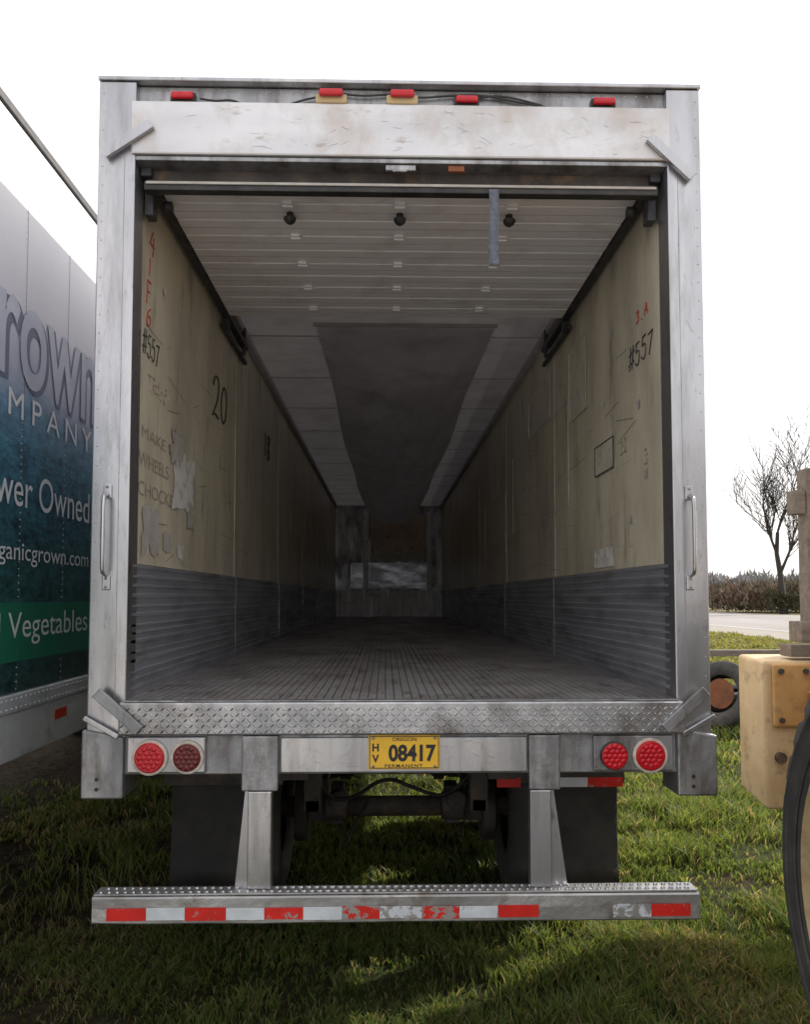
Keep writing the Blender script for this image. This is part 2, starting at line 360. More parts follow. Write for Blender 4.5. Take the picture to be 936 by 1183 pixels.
while z<1.40:
    x=JL-.005; c=0
    while x<JR+.005:
        an=.75 if (c+row)%2 else -.75; dx,dz=math.cos(an)*.0135,math.sin(an)*.0135; nx,nz=-math.sin(an)*.0042,math.cos(an)*.0042
        y=-.0352
        a.add([(x-dx,y,z-dz),(x+nx,y,z+nz),(x+dx,y,z+dz),(x-nx,y,z-nz),(x-dx*.5,y-.003,z-dz*.5),(x+dx*.5,y-.003,z+dz*.5)],
              [(0,4,1),(0,3,4),(1,4,5),(1,5,2),(3,5,4),(3,2,5)])
        x+=.0235; c+=1
    z+=.0225; row+=1
a.done('tread_lozenge',treadm,T)
box('sill_top_edge',JL,JR,-.03,.02,1.4125,1.4185,dirty,T,.002)
for i,(a0,b0) in enumerate(((-1.238,-1.068),(1.213,1.38))):
    v=[(a0,-.02,1.02),(b0,-.02,1.02),(b0,-.02,1.268),(a0,-.02,1.30)]
    v+= [(q[0],.18,q[2]) for q in v]
    o=mk('corner_box_%d'%(i+1),v,[(0,1,2,3),(7,6,5,4),(0,4,5,1),(1,5,6,2),(2,6,7,3),(3,7,4,0)],dirty,T)
    bevel(o,.008)
    a=Acc(); xx=(a0+b0)/2-.02
    for zz in (1.06,1.10): a.tube((xx,-.0205,zz),(xx,-.0225,zz),.008,.008,12)
    a.done('corner_box_hole',black,T)
    obar('corner_fold_%d'%(i+1),(a0+.01,1.35) if i==0 else (b0-.01,1.35),(b0-.02,1.272) if i==0 else (a0+.02,1.272),.02,-.032,-.021,steel,T)
box('rear_beam',JL-.008,JR+.008,.01,.12,1.112,1.275,dirty,T,.005)
box('light_box_1',-1.055,-.735,-.012,.009,1.122,1.268,steel,T,.006)
box('light_box_2',.865,1.20,-.012,.009,1.122,1.268,dirty,T,.006)
box('rear_panel',-.43,.59,-.004,.009,1.120,1.262,steel,T,.004)
def lamp(i,x,z,lens,bez,r=.057):
    if bez: cyl('lamp_bezel_%d'%i,(x,-.013,z),(x,-.024,z),r+.016,bez,T,40,bv=.004)
    cyl('lamp_ring_%d'%i,(x,-.0125,z),(x,-.030,z),r+.004,black if not bez else lens,T,40,bv=.003)
    cyl('lamp_lens_%d'%i,(x,-.0305,z),(x,-.037,z),r,lens,T,40,bv=.004)
    a=Acc()
    pts=[(0,0)]+[(.021*math.cos(t*math.pi/3),.021*math.sin(t*math.pi/3)) for t in range(6)]+[(.040*math.cos(t*math.pi/6),.040*math.sin(t*math.pi/6)) for t in range(12)]
    for q in pts: a.dome((x+q[0],-.0372,z+q[1]),(0,-1,0),.0095,.003,10)
    a.done('lamp_led_%d'%i,lens,T,True)
lamp(1,-.96,1.187,redl,bezelw); lamp(2,-.808,1.187,redd,bezelw,.052); lamp(3,.947,1.187,redl,None,.053); lamp(4,1.098,1.187,redl,bezelw)
PX0,PX1,PZ0,PZ1=-.068,.226,1.135,1.274
box('licence_plate',PX0,PX1,-.018,-.0145,PZ0,PZ1,platey,T,.004)
for nm,(a0,b0,c0,d0) in enumerate(((PX0+.004,PX1-.004,PZ0+.004,PZ0+.007),(PX0+.004,PX1-.004,PZ1-.007,PZ1-.004),(PX0+.004,PX0+.007,PZ0+.0075,PZ1-.0075),(PX1-.007,PX1-.004,PZ0+.0075,PZ1-.0075))):
    box('plate_border_%d'%nm,a0,b0,-.0195,-.0182,c0,d0,inkb,T,0)
U,V=(1,0,0),(0,0,1); yt=-.0195
text('plate_state','OREGON',(.03,yt,1.250),U,V,.10,.0145,inkb,T,offset=.01)
text('plate_number','08417',(.015,yt,1.166),U,V,.195,.070,inkb,T,offset=.035)
text('plate_h','H',(-.052,yt,1.208),U,V,.027,.032,inkb,T,offset=.03)
text('plate_v','V',(-.053,yt,1.163),U,V,.029,.032,inkb,T,offset=.03)
text('plate_permanent','PERMANENT',(0.0,yt,1.1435),U,V,.155,.0125,inkb,T,offset=.01,spacing=1.2)
a=Acc()
for q in ((PX0+.02,1.262),(PX1-.02,1.262),(PX0+.02,1.148),(PX1-.02,1.148)): a.dome((q[0],-.0195,q[1]),(0,-1,0),.006,.004)
a.done('plate_bolt',dirty,T,True)
def leg(i,bx0,bx1,lx0,lx1,gx,side):
    box('guard_bracket_%d'%i,bx0,bx1,-.028,.008,1.05,1.274,dirty,T,.006)
    box('guard_leg_%d'%i,lx0,lx1,-.024,.03,.658,1.049,steel,T,.005)
    e=lx0-.0015 if side<0 else lx1+.0015
    v=[(e,.0,1.045),(e,.0,.658),(gx,.0,.658),(e+side*.012,.0,1.045)]
    v+=[(q[0],.012,q[2]) for q in v]
    o=mk('guard_gusset_%d'%i,v,[(0,1,2,3),(7,6,5,4),(0,4,5,1),(1,5,6,2),(2,6,7,3),(3,7,4,0)],steel,T)
    bm=bmesh.new(); bm.from_mesh(o.data); bmesh.ops.recalc_face_normals(bm,faces=bm.faces); bm.to_mesh(o.data); bm.free()
    box('guard_brace_%d'%i,(lx0+lx1)/2-.02,(lx0+lx1)/2+.02,.031,.45,1.06,1.10,under,T)
leg(1,-.585,-.437,-.560,-.462,-.612,-1); leg(2,.594,.722,.597,.685,.752,1)
v=[];f=[];K=60
for i in range(K+1):
    x=-1.165+2.44*i/K; d=.008*noise.noise(Vector((x*2.3,1,0)))+.003*noise.noise(Vector((x*9,4,0))); e=.006*noise.noise(Vector((x*3,7,0)))
    for (yy,zz) in ((-.064,.540),(-.070,.546),(-.070+d,.598),(-.070,.640),(-.064,.646),(.03,.646),(.035,.64),(.035,.546),(.03,.54)): v.append((x,yy,zz+e*(1 if zz<.6 else .3)))
for i in range(K):
    for k in range(9): f.append((i*9+k,(i+1)*9+k,(i+1)*9+(k+1)%9,i*9+(k+1)%9))
f.append(tuple(range(9))); f.append(tuple(range(K*9+8,K*9-1,-1)))
o=mk('guard_bumper',v,f,bumperm,T)
bm=bmesh.new(); bm.from_mesh(o.data); bmesh.ops.recalc_face_normals(bm,faces=bm.faces); bm.to_mesh(o.data); bm.free()
box('guard_step',-1.163,1.273,-.060,.028,.6485,.656,bumperm,T,.002)
a=Acc()
for i in range(74):
    for k in range(2): a.tube((-1.14+i*.0325+(.016 if k else 0),-.040+k*.045,.6562),(-1.14+i*.0325+(.016 if k else 0),-.040+k*.045,.662),.010,.007,8)
a.done('step_grip',steel,T)
segs=[(-1.105,-.948,'r'),(-.948,-.795,'w'),(-.795,-.632,'r'),(-.632,-.48,'w'),(-.48,-.325,'r'),(-.325,-.17,'w'),(-.17,-.02,'R'),(-.02,.15,'W'),(.15,.30,'R'),(.30,.455,'w'),(.455,.62,'r'),(.92,1.075,'W'),(1.075,1.235,'r')]
for i,(x0,x1,c) in enumerate(segs):
    mt={'r':taper,'w':tapew,'R':taperw,'W':tapeww}[c]
    box('reflective_tape_%d'%i,x0,x1-.001,-.0775,-.0755,.558+.002*math.sin(i*2.1),.606+.002*math.sin(i*1.3),mt,T,0)

# ---- roll-up door, stored overhead
a=Acc(); y=.10
ys=[]
while y<1.80:
    a.box(-1.00,1.145,y,y+.160,3.645,3.672); ys.append(y); y+=.171
a.done('rollup_door_slat',doorm,T,bv=.004)
a=Acc()
for k,yy in enumerate(ys):
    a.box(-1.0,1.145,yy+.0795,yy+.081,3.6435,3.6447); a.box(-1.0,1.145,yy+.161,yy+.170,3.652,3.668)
a.done('rollup_door_rib_shadow',doorr,T)  # dark strips painted in as the shadow lines of the slats
a=Acc();b=Acc()
for k,yy in enumerate(ys[1:]):
    for x in (-.45,.067,.585):
        if k%2==0:
            a.box(x-.022,x+.022,yy-.03,yy+.02,3.634,3.6445); a.tube((x-.025,yy-.003,3.634),(x+.025,yy-.003,3.634),.006,.006,8)
            for d in (-.012,.012): a.dome((x+d,yy+.03,3.6445),(0,0,-1),.005,.004,6)
a.done('door_hinge',doorm,T)
for x in (-.45,.067,.585):
    b.tube((x,.36,3.62),(x,.36,3.645),.012,.018,12); b.dome((x,.36,3.620),(0,0,-1),.030,.030,16); b.dome((x,.36,3.620),(0,0,1),.030,.010,16)
    b.tube((x-.028,.35,3.612),(x+.028,.35,3.612),.008,.008,8)
b.done('door_bumper_stop',black,T,True)
box('door_bottom_bar',-1.04,1.19,.035,.085,3.588,3.628,black,T,.004)
box('door_bottom_seal',-1.03,1.18,.028,.0345,3.612,3.624,wallg,T,.002)
box('header_gap_shade',-1.04,1.19,.09,.10,3.62,3.70,under,T,0)  # dark strip standing in for the shade between header and door
cyl('torsion_shaft',(-1.04,.14,3.735),(1.18,.14,3.735),.018,dirty,T,16)
box('shaft_bracket_1',.0,.13,.008,.03,3.672,3.698,dirty,T,.004); box('shaft_bracket_2',.27,.34,.01,.03,3.672,3.698,rust,T)
cyl('latch_bolt',(.03,.005,3.668),(.09,.005,3.668),.006,dirty,T,12)
a=Acc()
for s,xw in ((1,WL+.006),(-1,WR-.006)):
    xs=sorted((xw+s*.012,xw+s*.058))
    a.box(xs[0],xs[1],.06,2.62,3.662,3.702)
    xs=sorted((xw+s*.004,xw+s*.028))
    a.box(xs[0],xs[1],1.85,2.75,3.59,3.62)
    xs=sorted((xw+s*.03,xw+s*.055)); a.box(xs[0],xs[1],2.5,2.54,3.60,3.80)
    xs=sorted((xw+s*.01,xw+s*.05)); a.box(xs[0],xs[1],.13,.2,3.52,3.66)
    a.box(xs[0],xs[1],1.9,1.94,3.59,3.70)
    for k in range(7): 
        xs=sorted((xw+s*.058,xw+s*.10)); a.tube((xs[0],.25+k*.24,3.66),(xs[1],.25+k*.24,3.66),.012,.012,8)
a.done('door_track',trackm,T,bv=.003)
for i,x in enumerate((-.985,1.125)):
    cyl('door_roller_%d'%i,(x-.02,.22,3.60),(x+.02,.22,3.60),.024,black,T,16)
v=[];f=[]
for k in range(25):
    z0=3.60-k*.014; y0=.022+.003*math.sin(k*.4); sw=.002*math.sin(k*.3)
    v+=[(.447+sw,y0,z0),(.489+sw,y0,z0)]
for k in range(24): f.append((2*k,2*k+1,2*k+3,2*k+2))
o=mk('pull_strap',v,f,strapm,T,True); so=o.modifiers.new('s','SOLIDIFY'); so.thickness=.003
# ---- writing and patches on the liner
xl=WL+.002; xr=WR-.002
UL=(0,1,0)
write('wall_writing_1','#557',xl,.19,2.93,1,.050,.105,ink,T,.0034)
write('wall_writing_2','TR#651',xl,.27,2.78,1,.050,.075,inkf,T,.003)
write('wall_writing_3','20',xl,1.66,2.99,1,.19,.25,ink,T,.008)
write('wall_writing_4','18',xl,3.85,3.10,1,.15,.21,ink,T,.009)
write('wall_writing_5','4',xl,.27,3.42,1,.08,.11,inkr,T,.0035)
write('wall_writing_6','F',xl,.23,3.17,1,.06,.11,inkr,T,.0035); write('wall_writing_6b','1',xl,.25,3.30,1,.05,.08,inkr,T,.0035)
write('wall_writing_7','6',xl,.24,3.07,1,.06,.08,inkr,T,.0035)
text('wall_writing_8','MAKE SURE',(xl,.2,2.55),UL,V,.8,.055,inkf,T)
text('wall_writing_9','WHEELS',(xl,.16,2.42),UL,V,.50,.065,inkf,T)
text('wall_writing_10','CHOCKED',(xl,.16,2.29),UL,V,.70,.065,inkf,T)
write('wall_writing_11','#557',xr,.62,2.97,-1,.072,.105,ink,T,.0038)
write('wall_writing_12','3.A',xr,.50,3.17,-1,.05,.055,inkr,T,.003)
write('wall_writing_13','3',xr,.40,2.47,-1,.05,.07,inkf,T,.004)
write('wall_writing_14','32',xr,.80,2.58,-1,.05,.07,inkf,T,.004)
def blob(name,side,y0,y1,z0,z1,mat,jag=.14,off=.002,seed=0):
    x=(WL+off) if side<0 else (WR-off); pts=[];N=64
    for i in range(N):
        t=2*math.pi*i/N; c,s_=math.cos(t),math.sin(t); k=1/max(abs(c),abs(s_)); r=k*(.85+jag*noise.noise(Vector((c*2.2+seed,s_*2.2,seed*3.1)))*1.2+jag*.35*(random.random()-.5))
        pts.append((x,(y0+y1)/2+c*r*(y1-y0)/2,(z0+z1)/2+s_*r*(z1-z0)/2))
    mk(name,pts,[tuple(range(N))],mat,T)
blob('torn_patch_1',-1,.70,1.25,2.27,2.62,wallw,.35,.0045,1); blob('torn_patch_2',-1,.68,.98,2.52,2.70,wallg,.4,.0055,2)
blob('torn_patch_3',-1,.2,.5,2.03,2.26,wallg,.35,.0045,3); blob('torn_patch_4',-1,.55,.72,2.05,2.16,wallg,.3,.0045,5); blob('torn_patch_5',-1,.83,1.0,2.03,2.12,wallw,.3,.0045,6); blob('torn_patch_6',-1,1.05,1.2,2.2,2.36,wallg,.4,.0060,8)
def rect(name,y0,y1,z0,z1,fill,edge,x=WR,s=-1,w=.012):
    a=Acc(); X0,X1=sorted((x+s*.0035,x+s*.006)); Y0,Y1=sorted((x+s*.006,x+s*.009))
    if fill: a.box(X0,X1,y0,y1,z0,z1); a.done(name,fill,T)
    b=Acc()
    b.box(Y0,Y1,y0-w,y1+w,z0-w,z0); b.box(Y0,Y1,y0-w,y1+w,z1,z1+w); b.box(Y0,Y1,y0-w,y0,z0,z1); b.box(Y0,Y1,y1,y1+w,z0,z1)
    b.done(name+'_edge',edge,T)
rect('liner_hatch',.92,1.30,2.54,2.70,wallp,trackm,w=.006)
rect('liner_repair_1',.95,1.32,2.02,2.10,wallw,wallw)
rect('liner_repair_2',2.0,4.4,2.45,3.15,None,wallw,w=.007)
rect('liner_repair_3',2.6,3.5,3.18,3.5,wallp,wallw,w=.007)
rect('liner_repair_4',1.5,1.95,3.0,3.45,wallp,wallp)
rect('liner_repair_5',4.9,6.6,2.3,2.9,wallp,wallw,w=.008)
rect('liner_repair_6',6.0,7.6,2.6,3.1,wallp,wallp,x=WL,s=1)
for k,(y,z) in enumerate(((.5,3.3),(.9,3.25),(1.7,2.9),(1.4,2.35),(2.6,2.2),(.6,2.2),(3.9,2.2),(2.2,3.3),(1.1,2.9),(5,3.2),(1.9,2.1),(.45,2.75),(3.2,2.9),(.35,2.4))): blob('liner_spot_%d'%k,1 if k%3 else -1,y,y+.05,z,z+.045,(wallw,wallg)[k%2],.4,.0065,k)
a=Acc();b=Acc()
for k in range(420):
    s=1 if k%2 else -1; x=(WL+.0031) if s<0 else (WR-.0031); y=random.uniform(.15,9); z=random.uniform(2.0,3.1); l=random.uniform(.03,.45); dz=random.uniform(-.06,.06); t=random.uniform(.001,.003)
    (a if k%3 else b).add([(x,y,z),(x,y+l,z+dz),(x,y+l,z+dz+t),(x,y,z+t)],[(0,1,2,3)])
a.done('liner_scratch',wallg,T); b.done('liner_scuff_mark',under,T)

# ---- running gear
def tyre(name,cx,cy,cz,R,W,rim,mat,parent,lugs=0,seg=56):
    h=W/2
    pr=[(-h*.72,rim),(-h*.92,rim+.02),(-h,rim+(R-rim)*.45),(-h*.97,rim+(R-rim)*.72),(-h*.86,R*.965),(-h*.72,R*.995),(-h*.3,R),(-h*.28,R*.982),(-h*.22,R*.982),(-h*.2,R),(h*.2,R),(h*.22,R*.982),(h*.28,R*.982),(h*.3,R),(h*.72,R*.995),(h*.86,R*.965),(h*.97,rim+(R-rim)*.72),(h,rim+(R-rim)*.45),(h*.92,rim+.02),(h*.72,rim)]
    v=[];f=[];m=len(pr)
    for i in range(seg):
        t=2*math.pi*i/seg
        for (dx,r) in pr: v.append((cx+dx,cy+math.cos(t)*r,cz+math.sin(t)*r))
    for i in range(seg):
        j=(i+1)%seg
        for k in range(m-1): f.append((i*m+k,i*m+k+1,j*m+k+1,j*m+k))
    o=mk(name,v,f,mat,parent,True)
    if lugs:
        a=Acc()
        for i in range(lugs):
            for s in (-1,1):
                t=2*math.pi*(i+(.5 if s>0 else 0))/lugs; w=math.pi*1.35/lugs
                q=[]
                for rr,ex in ((R*.93,.93),(R*1.006,.84)):
                    for (dx,dt) in ((s*h*ex,-w*.5),(s*h*.08,w*.1),(s*h*.08,w*1.0),(s*h*ex,w*.45)):
                        q.append((cx+dx,cy+math.cos(t+dt)*rr,cz+math.sin(t+dt)*rr))
                a.add(q,[(0,1,2,3),(7,6,5,4),(0,4,5,1),(1,5,6,2),(2,6,7,3),(3,7,4,0)])
        a.done(name+'_lug',mat,parent,bv=.008)
        # raised rings on the sidewall
        a=Acc()
        for rr in (rim+(R-rim)*.30,rim+(R-rim)*.55,rim+(R-rim)*.60):
            for s in (-1,1):
                n0=len(a.v); vv=[];ff=[]
                for i in range(seg):
                    t=2*math.pi*i/seg
                    for (ro,xo) in ((-.006,.985),(0,1.02),(.006,.985)): vv.append((cx+s*h*xo,cy+math.cos(t)*(rr+ro),cz+math.sin(t)*(rr+ro)))
                for i in range(seg):
                    j=(i+1)%seg
                    for k in range(2): ff.append((i*3+k,i*3+k+1,j*3+k+1,j*3+k))
                a.add(vv,ff)
        a.done(name+'_ring',mat,parent,True)
    return o
for ax,yc in enumerate((1.92,3.18)):
    for k,xc in enumerate((-1.08,-.75,.87,1.20)):
        tyre('tyre_%d_%d'%(ax,k),xc,yc,.51,.51,.27,.29,rubber,T)
        cyl('wheel_disc_%d_%d'%(ax,k),(xc-.05,yc,.51),(xc+.05,yc,.51),.288,dirty,T,32,bv=.01)
    cyl('axle_%d'%ax,(-.9,yc,.51),(1.05,yc,.51),.063,under,T,20)
    for s in (-.30,.42):
        cyl('brake_chamber_%d'%ax,(s-.07,yc-.16,.55),(s+.07,yc-.16,.55),.085,under,T,24,bv=.015)
        cyl('brake_chamber_rear_%d'%ax,(s+.02,yc-.26,.60),(s+.02,yc-.14,.60),.06,under,T,20,bv=.01)
        box('brake_bracket_%d'%ax,s-.04,s+.04,yc-.12,yc+.05,.43,.66,under,T)
    for s in (-.42,.55):
        box('spring_hanger_%d'%ax,s-.05,s+.05,yc-.5,yc-.38,.60,1.15,under,T)
        o=box('leaf_spring_%d'%ax,s-.04,s+.04,yc-.5,yc+.5,.60,.665,under,T)
        box('u_bolt_plate_%d'%ax,s-.06,s+.06,yc-.1,yc+.1,.44,.70,under,T)
    for s in (-.52,.65):
        cyl('brake_drum_%d'%ax,(s-.04,yc,.51),(s+.04,yc,.51),.21,under,T,28,bv=.01)
curve('air_line_1',[(-.5,1.5,.9),(-.35,1.5,.66),(-.2,1.6,.62),(.0,1.7,.75),(.2,1.7,.66),(.4,1.6,.62),(.6,1.5,.9)],.012,black,T)
curve('air_line_2',[(-.25,1.62,.45),(-.22,1.55,.36),(-.2,1.58,.45),(-.1,1.7,.6)],.01,black,T)
box('frame_rail_1',-.50,-.36,.5,5.5,.98,1.22,under,T); box('frame_rail_2',.49,.63,.5,5.5,.98,1.22,under,T)
a=Acc()
for i in range(40): a.box(XL+.03,XR-.03,.5+i*.355,.5+i*.355+.05,1.2205,1.30)
a.done('crossmember',under,T)
box('side_rail_1',XL+.005,XL+.05,.13,L+.2,1.14,1.219,dirty,T); box('side_rail_2',XR-.05,XR-.005,.13,L+.2,1.14,1.219,dirty,T)
for i,(x0,x1) in enumerate(((-1.15,-.565),(.69,1.27))):
    v=[];f=[]
    for r in range(9):
        for c in range(7):
            v.append((x0+(x1-x0)*c/6,1.08+.02*math.sin(c*.9+r*.4+i)+.02*r/8,.30+.62*r/8))
    for r in range(8):
        for c in range(6): q=r*7+c; f.append((q,q+1,q+8,q+7))
    o=mk('mud_flap_%d'%(i+1),v,f,flapm,T,True); mo=o.modifiers.new('s','SOLIDIFY'); mo.thickness=.008
    box('mud_flap_hanger_%d'%(i+1),x0-.02,x1+.02,1.03,1.07,.842,.905,under,T)
for i,(x0,x1,c) in enumerate(((.60,.73,taper),(.93,1.09,tapew),(1.09,1.28,taper))): box('hanger_tape_%d'%i,x0,x1-.001,1.024,1.028,.824,.874,c,T,0)
for x in (-.75,.88):
    box('landing_leg',x-.07,x+.07,11.2,11.34,.12,1.22,under,T); box('landing_foot',x-.14,x+.14,11.1,11.44,.0,.1,under,T)

# ============================================================ NEIGHBOUR TRAILER (left)
N=empty('semi_trailer.001',(-3,6,0))
def livery():
    m=bpy.data.materials.new('livery'); m.use_nodes=True; nt=m.node_tree; b=nt.nodes['Principled BSDF']
    tc=nt.nodes.new('ShaderNodeTexCoord').outputs['Object']
    sp=nt.nodes.new('ShaderNodeSeparateXYZ'); nt.links.new(tc,sp.inputs[0])
    wob=noisen(nt,tc,2.5,detail=5); ad=nt.nodes.new('ShaderNodeMath'); ad.operation='MULTIPLY_ADD'; ad.inputs[1].default_value=.35; nt.links.new(wob,ad.inputs[0]); nt.links.new(sp.outputs[2],ad.inputs[2])
    mr=nt.nodes.new('ShaderNodeMapRange'); mr.inputs[1].default_value=1.55; mr.inputs[2].default_value=4.25; nt.links.new(ad.outputs[0],mr.inputs[0])
    r=nt.nodes.new('ShaderNodeValToRGB'); e=r.color_ramp.elements
    e[0].position=0; e[0].color=(.03,.09,.09,1); e[1].position=1; e[1].color=(.92,.92,.94,1)
    for p,c in ((.25,(.03,.12,.14)),(.42,(.04,.19,.30)),(.50,(.12,.28,.44)),(.56,(.44,.47,.60)),(.68,(.68,.67,.76)),(.85,(.90,.89,.93))):
        q=e.new(p); q.color=(*c,1)
    nt.links.new(mr.outputs[0],r.inputs[0])
    n2=noisen(nt,tc,22,detail=10,rough=.85,stretch=(1,.5,1)); f2=ramp(nt,n2,.40,.62); dark=mix(nt,f2,(.12,.20,.22),(1.6,1.5,1.4))
    mm=nt.nodes.new('ShaderNodeMix'); mm.data_type='RGBA'; mm.blend_type='MULTIPLY'
    lt=nt.nodes.new('ShaderNodeMapRange'); lt.inputs[1].default_value=2.9; lt.inputs[2].default_value=2.5; nt.links.new(sp.outputs[2],lt.inputs[0])
    nt.links.new(lt.outputs[0],mm.inputs[0]); nt.links.new(r.outputs[0],mm.inputs[6]); nt.links.new(dark,mm.inputs[7])
    nt.links.new(mm.outputs[2],b.inputs['Base Color']); b.inputs['Roughness'].default_value=.28
    return m
liv=livery()
whitep=M('white_rail',(.76,.77,.80),(.64,.65,.68),.35,.2,5,c3=(.42,.40,.38),scale3=6)
txtw=M('lettering_white',(.88,.89,.90),(.8,.82,.85),.35); txts=M('lettering_silver',(.55,.58,.68),(.38,.41,.54),.35,.1,3); greenb=M('lettering_band',(.02,.22,.13),(.018,.18,.11),.3); txtd=M('lettering_shadow',(.12,.15,.24),(.10,.12,.19),.4)
X=-1.70
box('body',-4.28,X,-1.3,13.5,1.40,4.03,liv,N,.006)
box('roof_rail',-4.29,X+.012,-1.31,13.5,4.031,4.075,black,N,.006)
box('rear_frame',-4.29,X+.006,-1.36,-1.305,1.1,4.06,steel,N)
box('bottom_rail_upper',-4.28,X+.014,-1.3,13.5,1.315,1.399,whitep,N,.006)
box('bottom_rail',-4.28,X+.008,-1.3,13.5,1.10,1.314,whitep,N,.006)
a=Acc()
for i in range(100): a.dome((X+.0145,-1.2+i*.05,1.378),(1,0,0),.006,.004,8); a.dome((X+.0145,-1.2+i*.05,1.335),(1,0,0),.006,.004,8)
for yy in (-.1,.42,.94,1.46,2.0):
    for k in range(80): a.dome((X+.0005,yy,1.42+k*.0325),(1,0,0),.0038,.0022,6)
for i in range(60): a.dome((X+.0005,-1.2+i*.06,4.0),(1,0,0),.0045,.003,6)
a.done('body_rivet',whitep,N,True)
a=Acc()
for yy in (-.1,.42,.94,1.46,2.0): a.box(X+.0002,X+.0008,yy+.012,yy+.015,1.42,4.0)
a.done('body_seam',txtd,N)
box('livery_band',X+.0010,X+.0025,-1.25,1.9,1.545,1.815,greenb,N,0)
xt=X+.004
text('lettering_grown_shadow','Grown',(xt-.001,-.275,2.81),UL,V,1.68,.57,txtd,N,offset=.035)
text('lettering_grown','Grown',(xt+.001,-.30,2.83),UL,V,1.68,.57,txts,N,offset=.012)
text('lettering_company','COMPANY',(xt,-.24,2.665),UL,V,1.56,.125,txtw,N,spacing=1.5)
text('lettering_owned','Grower Owned',(xt,-.22,2.26),UL,V,1.53,.17,txtw,N)
text('lettering_web','organicgrown.com',(xt,.05,1.985),UL,V,1.26,.105,txtw,N)
text('lettering_veg','Fruits and Vegetables',(xt+.001,-.66,1.615),UL,V,1.97,.155,txtw,N)
for i,(y0,y1,c) in enumerate(((.08,.24,tapew),(-.08,.08,taper),(.86,1.02,taper),(1.02,1.18,tapew))): box('side_tape_%d'%i,X+.0085,X+.0105,y0,y1-.001,1.215,1.265,c,N,0)
for yc in (8.0,9.25):
    for k,xc in enumerate((-1.86,-2.19,-3.8,-4.12)):
        tyre('tyre_%d'%k,xc,yc,.51,.51,.27,.29,rubber,N); cyl('wheel_disc',(xc-.05,yc,.51),(xc+.05,yc,.51),.288,dirty,N,32,bv=.01)
    cyl('axle',(-4,yc,.51),(-1.9,yc,.51),.06,under,N)
box('under_frame',-3.6,-2.4,6.4,10,.8,1.09,under,N); box('rear_guard',-4.1,-1.8,-1.33,-1.24,.5,.62,bumperm,N)
for x in (-3.5,-2.5): box('rear_guard_leg',x-.05,x+.05,-1.30,-1.24,.621,1.099,dirty,N)
for x in (-3.7,-2.2): box('landing_leg',x-.07,x+.07,12.5,12.64,.0,1.09,under,N)

# ============================================================ WHEEL LOADER (right)
W=empty('wheel_loader',(2.8,-1.5,0))
for nm,xc,yc,sd in (('a',1.79,-1.08,-1),('b',1.79,-4.3,-1),('c',3.95,-1.08,1),('d',3.95,-4.3,1)):
    tyre('tyre_'+nm,xc,yc,.874,.874,.56,.62,rubber,W,lugs=34,seg=96)
    for r0,r1,x0,x1 in ((.635,.60,.285,.22),(.60,.57,.22,.10),(.57,.2,.10,.06),(.2,.14,.06,.16)):
        a=Acc(); seg=48; v=[];f=[]
        for r,xx in ((r0,x0),(r1,x1)):
            for i in range(seg): t=2*math.pi*i/seg; v.append((xc+sd*xx,yc+math.cos(t)*r,.874+math.sin(t)*r))
        for i in range(seg): j=(i+1)%seg; f.append((i,j,seg+j,seg+i))
        a.add(v,f); a.done('rim_'+nm,rimm,W,True)
    cyl('hub_'+nm,(xc+sd*.05,yc,.874),(xc+sd*.17,yc,.874),.16,rimm,W)
    a=Acc()
    for i in range(12): t=math.pi*i/6; a.tube((xc+sd*.06,yc+math.cos(t)*.3,.874+math.sin(t)*.3),(xc+sd*.12,yc+math.cos(t)*.3,.874+math.sin(t)*.3),.02,.02,6)
    a.done('lug_nut_'+nm,under,W)
for yc in (-1.08,-4.3): box('axle_housing',2.05,3.7,yc-.16,yc+.16,.72,1.04,under,W,.03)
v=[(2.12,1.16,.66),(2.12,1.50,.72),(3.62,1.50,.72),(3.62,1.16,.66),(2.12,1.16,1.485),(2.12,1.50,1.50),(3.62,1.50,1.50),(3.62,1.16,1.485)]
o=mk('counterweight',v,CF,loaderc,W); bevel(o,.02,3)
box('counterweight_cap',2.16,3.45,1.125,1.158,1.12,1.47,orange,W,.012)
a=Acc()
for xx in (2.2,2.34): 
    for zz in (1.16,1.43): a.tube((xx,1.108,zz),(xx,1.126,zz),.016,.016,6)
a.tube((2.2,1.13,.95),(2.2,1.161,.95),.03,.03,16); a.done('counterweight_bolt',under,W)
box('grille_beam',2.28,3.5,1.16,1.3,1.505,1.575,wood,W,.006)
box('hood',2.42,3.32,-1.2,1.10,1.05,1.60,orange,W,.05); box('chassis',2.45,3.3,-4.6,1.1,.75,1.04,orange,W,.02)
a=Acc()
for k in range(6): a.box(2.41,2.419,.1+k*.15,.18+k*.15,1.2,1.5)
a.done('hood_louvre',black,W)
box('cab_base',2.38,3.36,-2.7,-1.25,1.1,1.8,orange,W,.03); box('cab_glass',2.43,3.31,-2.62,-1.3,1.81,2.75,glass,W,.03); box('cab_roof',2.33,3.41,-2.78,-1.2,2.76,2.9,orange,W,.04)
for x in (2.40,3.30):
    for y in (-2.66,-1.32): box('cab_pillar',x,x+.05,y,y+.05,1.801,2.758,orange,W)
box('fender',1.72,2.36,-1.7,-.5,1.80,1.84,orange,W,.015)
obar('handrail',(2.44,1.60),(2.62,1.74),.035,1.20,1.235,orange,W)
obar('handrail_2',(2.36,1.30),(2.60,1.72),.05,1.06,1.10,orange,W)
box('exhaust_post',2.475,2.60,1.32,1.44,1.62,2.60,wood,W,.006); box('post_bracket',2.405,2.474,1.33,1.43,2.33,2.47,wood,W,.006); box('post_foot',2.42,2.62,1.31,1.47,1.576,1.70,wood,W,.006)
